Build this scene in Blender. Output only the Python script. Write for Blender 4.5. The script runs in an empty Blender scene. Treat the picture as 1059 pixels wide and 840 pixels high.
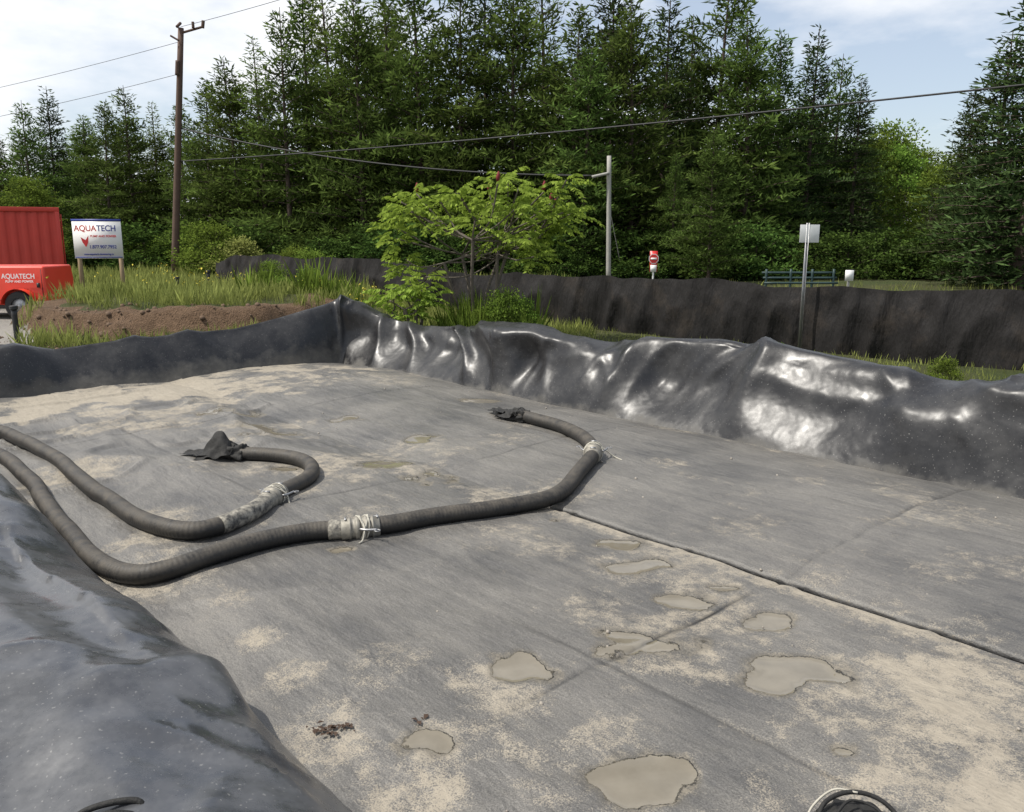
import bpy, math, numpy as np
from mathutils import Vector, Matrix
R=np.random.RandomState
sc=bpy.context.scene
# ------------------------------------------------------------------ helpers
_T={}
def vnoise(x,y,seed=0):
    x=np.asarray(x,float);y=np.asarray(y,float)
    if seed not in _T:_T[seed]=R(seed+11).rand(256,256)*2-1
    T=_T[seed]
    xi=np.floor(x).astype(int);yi=np.floor(y).astype(int)
    fx=x-xi;fy=y-yi
    fx=fx*fx*fx*(fx*(fx*6-15)+10);fy=fy*fy*fy*(fy*(fy*6-15)+10)
    g=lambda a,b:T[a&255,b&255]
    return (g(xi,yi)*(1-fx)+g(xi+1,yi)*fx)*(1-fy)+(g(xi,yi+1)*(1-fx)+g(xi+1,yi+1)*fx)*fy
def fbm(x,y,seed=0,o=4):
    r=0;a=1;t=0
    for i in range(o):
        r=r+a*vnoise(x*2**i+7.3*i,y*2**i+3.1*i,seed+i);t+=a;a*=.5
    return r/t
def ridge(x,y,seed=0): return 1-np.abs(vnoise(x,y,seed))*2.2
def sridge(x,y,seed=0,k=.015):
    n=vnoise(x,y,seed);return 1-(np.sqrt(n*n+k)-math.sqrt(k))*2.2
def sm(a,b,x):
    t=np.clip((np.asarray(x,float)-a)/(b-a),0,1);return t*t*(3-2*t)
def mesh_obj(name,V,F,mat=None,smooth=False,parent=None,attrs=None,mats=None,midx=None):
    """F: array (n,k) or list of arrays"""
    Fs=F if isinstance(F,list) else [F]
    Fs=[np.asarray(f,dtype=np.int32) for f in Fs if len(f)]
    V=np.asarray(V,dtype=np.float32)
    me=bpy.data.meshes.new(name)
    me.vertices.add(len(V));me.vertices.foreach_set('co',V.ravel())
    tot=np.concatenate([np.full(len(f),f.shape[1],dtype=np.int32) for f in Fs])
    loops=np.concatenate([f.ravel() for f in Fs])
    st=np.concatenate([[0],np.cumsum(tot)[:-1]]).astype(np.int32)
    me.loops.add(len(loops));me.loops.foreach_set('vertex_index',loops)
    me.polygons.add(len(tot));me.polygons.foreach_set('loop_start',st);me.polygons.foreach_set('loop_total',tot)
    if smooth: me.polygons.foreach_set('use_smooth',np.ones(len(tot),dtype=bool))
    if midx is not None: me.polygons.foreach_set('material_index',np.asarray(midx,dtype=np.int32))
    for m in (mats or ([mat] if mat else [])): me.materials.append(m)
    if attrs:
        for k,v in attrs.items():
            a=me.attributes.new(k,'FLOAT','POINT');a.data.foreach_set('value',np.asarray(v,dtype=np.float32).ravel())
    me.update(calc_edges=True);me.validate()
    ob=bpy.data.objects.new(name,me);sc.collection.objects.link(ob)
    if parent: ob.parent=parent
    return ob
def empty(name,loc=(0,0,0)):
    e=bpy.data.objects.new(name,None);e.location=loc;sc.collection.objects.link(e);return e
def grid_faces(nu,nv):
    i=np.arange(nu*nv).reshape(nu,nv)
    return np.stack([i[:-1,:-1],i[1:,:-1],i[1:,1:],i[:-1,1:]],-1).reshape(-1,4)
def catmull(P,step):
    P=np.asarray(P,float);P=np.vstack([2*P[0]-P[1],P,2*P[-1]-P[-2]]);out=[]
    for i in range(1,len(P)-2):
        n=max(2,int(np.linalg.norm(P[i+1]-P[i])/step))
        for t in np.arange(n)/n:
            out.append(.5*((2*P[i])+(-P[i-1]+P[i+1])*t+(2*P[i-1]-5*P[i]+4*P[i+1]-P[i+2])*t*t+(-P[i-1]+3*P[i]-3*P[i+1]+P[i+2])*t**3))
    out.append(P[-2]);return np.array(out)
def tube(path,rad,k=16,cap=True):
    path=np.asarray(path,float);n=len(path);rad=np.broadcast_to(np.asarray(rad,float),(n,))
    T=np.gradient(path,axis=0);T/=np.linalg.norm(T,axis=1)[:,None]+1e-9
    up=np.array([0,0,1.]) if abs(T[0][2])<.9 else np.array([1.,0,0])
    N=up-T*(T@up)[:,None];N/=np.linalg.norm(N,axis=1)[:,None]+1e-9
    B=np.cross(T,N);a=np.linspace(0,2*np.pi,k,endpoint=False)
    V=path[:,None,:]+rad[:,None,None]*(np.cos(a)[None,:,None]*N[:,None,:]+np.sin(a)[None,:,None]*B[:,None,:])
    i=np.arange(n*k).reshape(n,k);j=np.roll(i,-1,1)
    F=np.stack([i[:-1],j[:-1],j[1:],i[1:]],-1).reshape(-1,4)
    V=V.reshape(-1,3);fs=[F]
    if cap:
        V=np.vstack([V,path[0],path[-1]]);c0=n*k
        fs.append(np.stack([j[0],i[0],np.full(k,c0)],-1));fs.append(np.stack([i[-1],j[-1],np.full(k,c0+1)],-1))
    return V,fs
def merge(parts):
    Vs=[];F={};o=0
    for V,fs in parts:
        Vs.append(V)
        for f in (fs if isinstance(fs,list) else [fs]):
            F.setdefault(f.shape[1],[]).append(f+o)
        o+=len(V)
    return np.vstack(Vs),[np.vstack(v) for v in F.values()]
def box(c,s,rot=0.0):
    V=np.array([[x,y,z] for x in(-.5,.5) for y in(-.5,.5) for z in(-.5,.5)])*np.array(s)
    ca,sa=math.cos(rot),math.sin(rot);V=np.stack([V[:,0]*ca-V[:,1]*sa,V[:,0]*sa+V[:,1]*ca,V[:,2]],-1)+np.array(c)
    F=np.array([[0,1,3,2],[4,6,7,5],[0,4,5,1],[2,3,7,6],[0,2,6,4],[1,5,7,3]]);return V,[F]
def bevel(ob,w=.01,seg=2):
    m=ob.modifiers.new('bevel','BEVEL');m.width=w;m.segments=seg;m.limit_method='ANGLE';return ob
# ------------------------------------------------------------------ materials
class NT:
    def __init__(s,name):
        s.m=bpy.data.materials.new(name);s.m.use_nodes=True;s.t=s.m.node_tree;s.t.nodes.clear()
        s.out=s.n('ShaderNodeOutputMaterial')
    def n(s,t,**k):
        nd=s.t.nodes.new(t)
        for a,b in k.items():setattr(nd,a,b)
        return nd
    def l(s,a,b):s.t.links.new(a,b)
    def co(s,kind='Object'):
        return s.n('ShaderNodeTexCoord').outputs[kind]
    def noise(s,scale,detail=4,rough=.55,vec=None,sc3=None):
        n=s.n('ShaderNodeTexNoise');n.inputs['Scale'].default_value=scale;n.inputs['Detail'].default_value=detail;n.inputs['Roughness'].default_value=rough
        v=vec if vec is not None else s.co()
        if sc3:
            mp=s.n('ShaderNodeMapping');mp.inputs['Scale'].default_value=sc3;s.l(v,mp.inputs['Vector']);v=mp.outputs[0]
        s.l(v,n.inputs['Vector']);return n.outputs['Fac']
    def ramp(s,f,stops):
        r=s.n('ShaderNodeValToRGB');e=r.color_ramp.elements
        while len(e)<len(stops):e.new(.5)
        for i,(p,c) in enumerate(stops):
            e[i].position=p;e[i].color=(c,c,c,1) if not isinstance(c,(tuple,list)) else (*c,1)
        s.l(f,r.inputs[0]);return r.outputs[0]
    def mix(s,f,a,b,mode='MIX'):
        m=s.n('ShaderNodeMix',data_type='RGBA',blend_type=mode)
        for v,i in((f,0),(a,6),(b,7)):
            if isinstance(v,(int,float)):m.inputs[i].default_value=v if i==0 else (v,v,v,1)
            elif isinstance(v,tuple):m.inputs[i].default_value=(*v,1)
            else:s.l(v,m.inputs[i])
        return m.outputs[2]
    def math(s,op,a,b=0,c=None,clamp=False):
        m=s.n('ShaderNodeMath',operation=op,use_clamp=clamp)
        for v,i in((a,0),(b,1)):
            if isinstance(v,(int,float)):m.inputs[i].default_value=v
            else:s.l(v,m.inputs[i])
        return m.outputs[0]
    def attr(s,name):
        a=s.n('ShaderNodeAttribute');a.attribute_name=name;return a.outputs['Fac']
    def bump(s,h,st=.3,dist=.01,nrm=None):
        b=s.n('ShaderNodeBump');b.inputs['Strength'].default_value=st;b.inputs['Distance'].default_value=dist;s.l(h,b.inputs['Height'])
        if nrm is not None:s.l(nrm,b.inputs['Normal'])
        return b.outputs[0]
    def pbr(s,col,rough=.6,metal=0,nrm=None,spec=.5):
        p=s.n('ShaderNodeBsdfPrincipled')
        for v,k in((col,'Base Color'),(rough,'Roughness'),(metal,'Metallic'),(spec,'Specular IOR Level')):
            if isinstance(v,(int,float)):p.inputs[k].default_value=v if k!='Base Color' else (v,v,v,1)
            elif isinstance(v,tuple):p.inputs[k].default_value=(*v,1)
            else:s.l(v,p.inputs[k])
        if nrm is not None:s.l(nrm,p.inputs['Normal'])
        s.l(p.outputs[0],s.out.inputs[0]);return p
def simple(name,col,rough=.6,metal=0,var=.25,scale=6,spec=.5,bmp=0.0):
    m=NT(name);f=m.noise(scale,4)
    c=m.mix(f,tuple(x*(1-var) for x in col),tuple(min(1,x*(1+var)) for x in col))
    nr=m.bump(m.noise(scale*8,3),bmp,.01) if bmp else None
    m.pbr(c,rough,metal,nr,spec);return m.m
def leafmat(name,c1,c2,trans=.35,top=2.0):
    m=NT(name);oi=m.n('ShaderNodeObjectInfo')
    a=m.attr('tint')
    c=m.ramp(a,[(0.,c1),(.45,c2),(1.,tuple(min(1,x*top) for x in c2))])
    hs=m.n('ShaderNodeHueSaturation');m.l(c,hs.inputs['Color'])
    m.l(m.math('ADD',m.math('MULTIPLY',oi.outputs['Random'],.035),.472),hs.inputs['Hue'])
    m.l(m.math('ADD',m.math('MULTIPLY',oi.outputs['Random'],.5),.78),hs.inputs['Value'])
    c=hs.outputs[0]
    d=m.n('ShaderNodeBsdfDiffuse');m.l(c,d.inputs['Color'])
    t=m.n('ShaderNodeBsdfTranslucent');m.l(m.mix(.5,c,(.25,.35,.04),'MIX') if trans>.4 else c,t.inputs[0])
    x=m.n('ShaderNodeMixShader');x.inputs[0].default_value=trans
    m.l(d.outputs[0],x.inputs[1]);m.l(t.outputs[0],x.inputs[2]);m.l(x.outputs[0],m.out.inputs[0]);return m.m
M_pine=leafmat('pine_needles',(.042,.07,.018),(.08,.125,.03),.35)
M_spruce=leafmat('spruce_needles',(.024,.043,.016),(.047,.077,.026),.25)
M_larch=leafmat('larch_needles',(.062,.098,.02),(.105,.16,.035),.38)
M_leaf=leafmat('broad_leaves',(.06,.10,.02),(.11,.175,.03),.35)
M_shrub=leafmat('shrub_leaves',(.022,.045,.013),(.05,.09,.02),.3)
M_sumac=leafmat('sumac_leaves',(.12,.21,.035),(.23,.36,.065),.45,1.5)
M_grass=leafmat('grass_blades',(.11,.14,.035),(.22,.25,.075),.4,1.7)
M_bark=simple('bark',(.07,.05,.038),.9,var=.4,scale=5)
M_twig=simple('sumac_bark',(.12,.10,.08),.85)
M_pole=simple('weathered_pole',(.10,.062,.045),.85,var=.3,scale=4,bmp=.4)
M_pole2=simple('grey_pole',(.32,.31,.28),.8)
M_wire=simple('wire_black',(.02,.02,.02),.6)
M_steel=simple('galvanised_steel',(.35,.35,.35),.45,.8,var=.3,scale=30)
M_alu=simple('cast_aluminium',(.25,.235,.20),.6,.4,var=.7,scale=30)
M_red=simple('red_paint',(.62,.045,.02),.42,var=.12,scale=3)
M_redc=simple('container_red',(.5,.04,.025),.5,var=.18,scale=2)
M_white=simple('white_paint',(.78,.78,.76),.5,var=.04)
M_blue=simple('blue_paint',(.03,.05,.25),.5)
M_signred=simple('sign_red',(.6,.03,.03),.4)
M_black=simple('black_steel',(.02,.02,.02),.5)
M_tyre=simple('tyre_rubber',(.025,.025,.025),.85)
M_wood=simple('wood_stake',(.30,.22,.13),.8,var=.3,scale=9)
M_rope=simple('white_strap',(.40,.38,.32),.8,var=.45,scale=30)
M_cone=simple('sumac_fruit',(.16,.012,.015),.8,var=.4,scale=40)
M_yel=simple('yellow_flowers',(.5,.42,.04),.8)
# geotextile
m=NT('geotextile')
P=m.n('ShaderNodeNewGeometry').outputs['Position']
mp=m.n('ShaderNodeMapping');mp.inputs['Rotation'].default_value=(0,0,-math.radians(133));m.l(P,mp.inputs[0]);L=mp.outputs[0]
n1=m.noise(.9,6,.62,P);n2=m.noise(14,4,.7,P);n3=m.noise(160,2,.7,P)
n4=m.noise(3,4,.65,L,(.45,3.2,1))
base=m.mix(m.ramp(n1,[(.34,0.),(.64,1.)]),(.052,.052,.053),(.148,.140,.128))
base=m.mix(m.math('MULTIPLY',m.ramp(n4,[(.42,0.),(.75,1.)]),.38),base,(.21,.197,.172))
base=m.mix(m.math('MULTIPLY',n2,.32),base,(.16,.15,.13))
spk=m.ramp(n3,[(.35,.6),(.65,1.45)])
base=m.mix(.75,base,spk,'MULTIPLY')
sand=m.attr('sand');wet=m.attr('wet');dark=m.attr('dark')
nm=m.noise(9,6,.75,P)
sn=m.math('ADD',m.math('MULTIPLY',sand,1.5),m.math('MULTIPLY',m.math('SUBTRACT',nm,.5),2.6))
sn=m.math('ADD',sn,m.math('MULTIPLY',m.math('SUBTRACT',n3,.5),2.2))
sm_=m.ramp(sn,[(.52,0.),(1.05,.8)])
sandc=m.mix(n2,(.23,.20,.155),(.42,.37,.29))
c=m.mix(sm_,base,sandc)
damp=m.ramp(wet,[(.05,0.),(.35,1.)])
c=m.mix(m.math('MULTIPLY',damp,.55),c,(.09,.08,.062))
wn=m.math('ADD',wet,m.math('MULTIPLY',m.math('SUBTRACT',m.noise(26,5,.7,P),.5),.45))
wm=m.ramp(wn,[(.47,0.),(.55,1.)])
c=m.mix(wm,c,m.mix(m.noise(6,4,.6,P),(.12,.105,.078),(.23,.205,.16)))
c=m.mix(dark,c,(.004,.004,.004))
ro=m.mix(n1,.38,.58)
ro=m.mix(sm_,ro,.9);ro=m.mix(m.math('MULTIPLY',damp,.6),ro,.35);ro=m.mix(wm,ro,.05)
wv=m.n('ShaderNodeTexWave');wv.inputs['Scale'].default_value=60;wv.inputs['Distortion'].default_value=1;m.l(L,wv.inputs[0])
h=m.math('ADD',m.math('MULTIPLY',n3,1.),m.math('MULTIPLY',wv.outputs['Fac'],.15))
inv=m.math('SUBTRACT',1,wm)
h=m.math('MULTIPLY',h,inv)
b1=m.bump(h,.6,.004)
b2=m.bump(m.math('MULTIPLY',m.noise(5,4,.6,L,(.7,1.5,1)),inv),.7,.04,b1)
m.pbr(c,ro,0,b2,.5);M_geo=m.m
# liner
m=NT('black_liner')
P=m.n('ShaderNodeNewGeometry').outputs['Position']
n1=m.noise(1.6,4,.6,P);n2=m.noise(25,4,.7,P);n3=m.noise(3,5,.65,P)
du=m.ramp(m.math('ADD',m.math('MULTIPLY',n3,.8),m.math('MULTIPLY',n2,.2)),[(.42,0.),(.66,1.)])
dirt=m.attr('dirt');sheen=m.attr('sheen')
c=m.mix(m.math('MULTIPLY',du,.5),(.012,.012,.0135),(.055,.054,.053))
c=m.mix(sheen,c,m.mix(du,(.035,.037,.042),(.085,.087,.092)))  # near-side sky reflection painted in as a paler bluish base colour
dm=m.ramp(m.math('ADD',dirt,m.math('MULTIPLY',m.math('SUBTRACT',n3,.5),1.1)),[(.4,0.),(.9,1.)])
c=m.mix(m.math('MULTIPLY',dm,.7),c,(.16,.15,.13))
sp=m.ramp(m.noise(70,1,.5,P),[(.70,0.),(.74,1.)])
c=m.mix(m.math('MULTIPLY',sp,.3),c,(.35,.34,.32))
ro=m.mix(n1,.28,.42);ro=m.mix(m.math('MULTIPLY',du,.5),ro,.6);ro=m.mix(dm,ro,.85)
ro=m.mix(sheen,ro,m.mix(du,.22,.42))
b1=m.bump(m.noise(2.2,3,.5,P),.5,.07)
b2=m.bump(n2,.10,.006,b1)
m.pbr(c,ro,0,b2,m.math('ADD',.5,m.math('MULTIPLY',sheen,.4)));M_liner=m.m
# silt fence
m=NT('silt_fence_fabric');P=m.co()
n1=m.noise(1.6,6,.7,P);n2=m.noise(9,4,.7,P)
c=m.mix(m.ramp(n1,[(.52,0.),(.75,.7)]),(.010,.009,.009),(.055,.043,.033))
c=m.mix(m.math('MULTIPLY',n2,.3),c,(.025,.022,.02))
m.pbr(c,.75,0,m.bump(m.noise(4,5,.6,P,(1,1,.3)),.9,.09),.3);M_fence=m.m
# ground
m=NT('ground_soil_grass');P=m.n('ShaderNodeNewGeometry').outputs['Position']
n1=m.noise(.35,5,.6,P);n2=m.noise(5,5,.7,P);n3=m.noise(40,3,.7,P)
g=m.mix(n2,(.035,.055,.018),(.10,.115,.04));g=m.mix(m.ramp(n1,[(.4,0.),(.7,.6)]),g,(.13,.11,.06))
so=m.mix(n2,(.09,.055,.033),(.27,.18,.115));so=m.mix(.6,so,m.ramp(n3,[(.3,.6),(.7,1.25)]),'MULTIPLY')
gr=m.mix(n3,(.28,.26,.23),(.5,.47,.43))
c=m.mix(m.ramp(m.math('ADD',m.attr('soil'),m.math('MULTIPLY',m.math('SUBTRACT',n2,.5),.6)),[(.4,0.),(.6,1.)]),g,so)
c=m.mix(m.ramp(m.math('ADD',m.attr('gravel'),m.math('MULTIPLY',m.math('SUBTRACT',n2,.5),.4)),[(.45,0.),(.6,1.)]),c,gr)
m.pbr(c,.95,0,m.bump(m.math('ADD',n2,m.math('MULTIPLY',n3,.5)),1.,.12),.2);M_ground=m.m
# hose
m=NT('rubber_hose');P=m.n('ShaderNodeNewGeometry')
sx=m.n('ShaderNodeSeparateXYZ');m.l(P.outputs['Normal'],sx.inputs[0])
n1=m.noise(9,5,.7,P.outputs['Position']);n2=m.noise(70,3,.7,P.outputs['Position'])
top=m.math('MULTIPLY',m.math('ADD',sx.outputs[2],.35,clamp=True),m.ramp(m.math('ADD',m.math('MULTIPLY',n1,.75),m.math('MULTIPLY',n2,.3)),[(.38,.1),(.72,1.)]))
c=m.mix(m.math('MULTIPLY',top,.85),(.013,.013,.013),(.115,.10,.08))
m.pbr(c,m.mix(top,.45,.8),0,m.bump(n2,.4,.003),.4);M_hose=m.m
m=NT('mud_coated_hose');P=m.n('ShaderNodeNewGeometry').outputs['Position']
m.pbr(m.mix(m.ramp(m.noise(16,6,.75,P),[(.4,0.),(.62,1.)]),(.05,.048,.045),(.34,.315,.26)),.75,0,m.bump(m.noise(60,4,.7,P),.5,.004));M_hosem=m.m
m=NT('black_cloth');P=m.n('ShaderNodeNewGeometry').outputs['Position']
m.pbr(m.mix(m.noise(30,4,.7,P),(.008,.008,.008),(.028,.027,.025)),.7,0,m.bump(m.noise(24,5,.7,P),.8,.012),.35);M_cloth=m.m
# ------------------------------------------------------------------ site geometry
O=(2.46,3.65);A=(-.6816,.7317);N=(.7317,.6816)
def SW(x,y):
    dx=np.asarray(x,float)-O[0];dy=np.asarray(y,float)-O[1];return dx*A[0]+dy*A[1],dx*N[0]+dy*N[1]
def XY(s,w):return O[0]+s*A[0]+w*N[0],O[1]+s*A[1]+w*N[1]
S0,S1,W0,W1=-4.,10.7,-2.9,2.78;WW=W1-W0
def peri(s,w):
    cs=np.clip(s,S0,S1);cw=np.clip(w,W0,W1);ds=s-cs;dw=w-cw
    dout=np.hypot(ds,dw)
    e=np.stack([W1-w,S1-s,w-W0,s-S0]);din=e.min(0);k=e.argmin(0)
    inside=(dout<1e-9)
    ang=np.arctan2(ds,dw)
    ang=np.where(inside,np.choose(k,[0,np.pi/2,np.pi,-np.pi/2]),ang)
    q=np.where(np.abs(ang)<1e-6,cs,np.where(ang<0,S0-(W1-cw),np.where(ang<=np.pi/2+1e-6,S1+(W1-cw),S1+WW+(S1-cs))))
    q=q+np.where(ang>0,ang,0)*.7
    d=np.where(inside,-din,dout)
    return d,q,ang
qa=[-6,-4,.8,3.2,5.4,8.1,9.5,10.7,11.3,12.2,13.4,16.5,17.6,18.55,22.2,24.5,25.4,26.3,27.2,28.2,33]
hh=[.6,.7,.76,.92,.82,.72,.74,.80,.94,.86,.70,.60,.56,.44,.36,.37,.33,.40,.34,.27,.28]
dc=[.6,.65,.65,.65,.65,.6,.55,.45,.34,.30,.30,.32,.36,.4,.4,.38,.36,.30,.38,.50,.50]
de=[1.5,1.5,1.5,1.5,1.5,1.4,1.3,1.2,1.0,.85,.85,.9,1.2,1.8,2.3,2.4,2.4,2.4,2.4,2.4,2.4]
def bermz(s,w):
    d,q,ang=peri(s,w)
    h=np.interp(q,qa,hh);c=np.interp(q,qa,dc);e=np.interp(q,qa,de)
    x=np.clip(d/c,0,1);zi=-.05+(h+.05)*(1-(1-x)**1.7)
    zi=zi+np.minimum(d,0)*1.6
    zi=np.maximum(zi,-.5)
    t=(d-c)/(e-c);zo=h-(h-.22)*sm(0,1,t)
    return np.where(d<c,zi,zo),d,q,ang,c,e
def bagz(s,w):
    z=np.zeros_like(np.asarray(s,float)+np.asarray(w,float))
    right=w>0
    z=np.where(right,.10*np.sin(np.pi*np.clip(w/W1,0,1))**.8,.03*np.sin(np.pi*np.clip(-w/2.9,0,1))**.6)
    z=z-.05*sm(-2.3,-2.9,w)-.04*sm(9.6,10.6,s)
    z=z+.012*vnoise(s*1.1,w*1.6,3)+.006*vnoise(s*3,w*4,5)
    return z
# terrain
def axis(lo,hi,f0,f1,step):
    c=list(np.arange(f0,f1,step));a=f1;g=step
    while a<hi:g*=1.12;a+=g;c.append(a)
    a=f0;g=step;b=[]
    while a>lo:g*=1.12;a-=g;b.append(a)
    return np.array(b[::-1]+c)
xs=axis(-600,600,-14,11,.13);ys=axis(-150,900,-3,24,.13)
X,Y=np.meshgrid(xs,ys,indexing='ij')
def terrain(X,Y):
    s,w=SW(X,Y);bz,d,q,ang,c,e=bermz(s,w)
    out=.2+.05*fbm(X*.4,Y*.4,20)*sm(0,3,d)
    nx=(X+6.3);ny=(Y-16.1)
    wob=.35*vnoise(X*1.3,Y*1.3,8)+.12*vnoise(X*4,Y*4,18)
    r=np.sqrt((nx/3.3)**2+(ny/2.2)**2)+wob*.3
    mound=.52*sm(1.0,.84,r)*(1+.15*vnoise(X*.9,Y*.9,9))
    out=out+mound+.25*sm(14,22,Y)*sm(0,-5,X)*sm(-9.5,-8,X)+(.05*fbm(X*3,Y*3,21)+.06*np.abs(vnoise(X*2.2,Y*.8,22)))*sm(.05,.8,mound*2)
    hid=-.55+.6*sm(.5,.12,e-d)
    z=np.where(d<e,hid,out)
    tt=sm(0,.8,d-e);z=np.where(d>=e,(.05*(1-tt)+out*tt),z)
    return z,d,mound,r
Z,d,mound,r=terrain(X,Y)
soil=np.clip(sm(.06,.2,mound)*sm(.64,.74,r),0,1)+.9*sm(2.2,1.0,d)*sm(-2,-4,X)
gravel=sm(-7.6,-9,X)*sm(22,20,Y)*sm(8,10,Y)*(1-sm(.1,.3,mound))
mesh_obj('ground',np.stack([X,Y,Z],-1).reshape(-1,3),grid_faces(len(xs),len(ys)),M_ground,True,attrs={'soil':soil,'gravel':gravel})
def tz(x,y): return terrain(np.atleast_1d(np.asarray(x,float)),np.atleast_1d(np.asarray(y,float)))[0]
# liner
ss=np.arange(S0-1.5,S1+1.4,.028);ws=np.concatenate([np.arange(W0-2.35,W0+.5,.028),np.arange(W0+.6,W1-.5,.25),np.arange(W1-.4,W1+1.5,.028)])
S,W=np.meshgrid(ss,ws,indexing='ij')
z,d,q,ang,c,e=bermz(S,W)
isl=sm(17.5,19,q);isr=sm(11.6,10.8,q)
env=sm(-.05,.3,d)*(1-.7*sm(c+.2,e,d))
warp=.5*vnoise(q*.8,d*1.2,30)
f1=np.maximum(sridge(q*.7+warp+d*.5,d*.5+2,31,.02),-.5)
f2=sridge(q*1.5-d*1.2+warp*1.4,d*.6,33,.006)
f3=sridge(q*3.4+d*1.9+warp*2.2,d*1.3+warp,35,.002)
f4=sridge(q*2.2-d*3.0+warp*1.5,d*2.0+q*.5,39,.002)
fl=sridge(q*.35+4,d*2.4+warp*1.2,36,.006)
fh=sridge(q*.45+2.,d*1.8+warp*1.0,37,.02)
pat=sm(-.3,.4,vnoise(q*.9,d,38));pat2=sm(-.1,.5,vnoise(q*.7+9,d*1.5,41))
F=(1-isl)*(.13*f1+.10*f2+.026*f3*pat+.030*f4*pat2+.04*fh)+isl*(.05*f1+.10*fl+.035*f2+.018*f3*pat+.020*f4*pat2)
F=F-.07
z2=z+env*F*np.where(d>c,.8,.55)
ns=np.sin(ang);nw=np.cos(ang)
hor=-env*F*1.1*sm(c+.25,c-.1,d)
hor=hor-isr*.11*np.exp(-((d/c-.85)/.28)**2)*(.6+.6*vnoise(q*.6,0*q,42))+isr*.05*np.exp(-((d/c-.35)/.22)**2)
edge=.12*vnoise(q*1.2,0*q,40)
S2=S+ns*hor;W2=W+nw*hor
x2,y2=XY(S2,W2)
V=np.stack([x2,y2,z2],-1).reshape(-1,3)
Fg=grid_faces(len(ss),len(ws))
dd=(d-e+edge+.08).reshape(-1);dm_=d.reshape(-1)
keep=(dd[Fg].max(1)<0)&(dm_[Fg].min(1)>-.45)
dirt=.55*sm(.12,.0,d)+.25*sm(10.5,12,q)*sm(18,17,q)*sm(.3,.05,d)+.06+.08*isl
used=np.unique(Fg[keep]);mp_=-np.ones(len(V),int);mp_[used]=np.arange(len(used))
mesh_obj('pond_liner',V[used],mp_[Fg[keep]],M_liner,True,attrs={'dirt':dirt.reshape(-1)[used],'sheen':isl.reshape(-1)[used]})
# bags
pud=[(.05,3.48,.11),(.71,3.72,.15),(.62,3.80,.1),(1.37,3.5,.13),(1.27,3.42,.1),(.49,2.74,.12),(.60,2.80,.09),(.77,4.75,.10),(1.39,4.1,.07),(.92,4.28,.09),(-.35,3.02,.07),(1.29,2.9,.07),(.7,5.15,.10),(1.3,4.0,.08),
 (1.28,4.44,.07),(-.76,6.66,.16),(-1.19,7.07,.13),(-.34,9.7,.13),(.3,5.6,.05),(-2.0,6.9,.1),(-1.1,5.05,.07),(-2.6,8.4,.2),(-3.3,9.2,.2),(-.95,7.9,.1),(-1.9,8.8,.13)]
snd=[(1.5,3.1,.55,.8),(1.0,4.1,.5,.5),(1.9,3.4,.35,.7),(.7,3.7,.35,.45),(.3,2.7,.4,.4),(-1.37,3.89,.16,.6),(-1.6,4.35,.2,.5),(-1.05,3.5,.14,.5),(-.35,3.0,.22,.6),(-.8,3.1,.2,.5),
 (-.3,2.7,.18,.6),(.1,5.3,.5,.4),(.9,4.9,.35,.45),(2.82,6.06,.25,.8),(1.32,6.8,.15,.7),(3.0,5.3,.2,.5),(2.4,6.3,.12,.6),(-5.4,9.8,1.2,1.2),(-4.4,11.0,1.2,1.2),(-3.2,11.8,1.1,1.1),(-2.6,11.6,.7,.9),(-3.9,9.0,.7,.6),(-2.6,8.,.5,.35),
 (-1.7,6.3,.3,.6),(-.9,5.6,.5,.4),(2.0,3.9,.2,.6),(2.1,4.2,.12,.5),(-2.2,7.,.4,.4),(1.7,2.6,.3,.8),(-.5,3.6,.25,.35),(-1.9,5.6,.3,.4),(-1.9,4.6,.2,.45),(.05,8.3,.2,.4),(.6,4.2,.25,.35)]
GAP=.017
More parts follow.
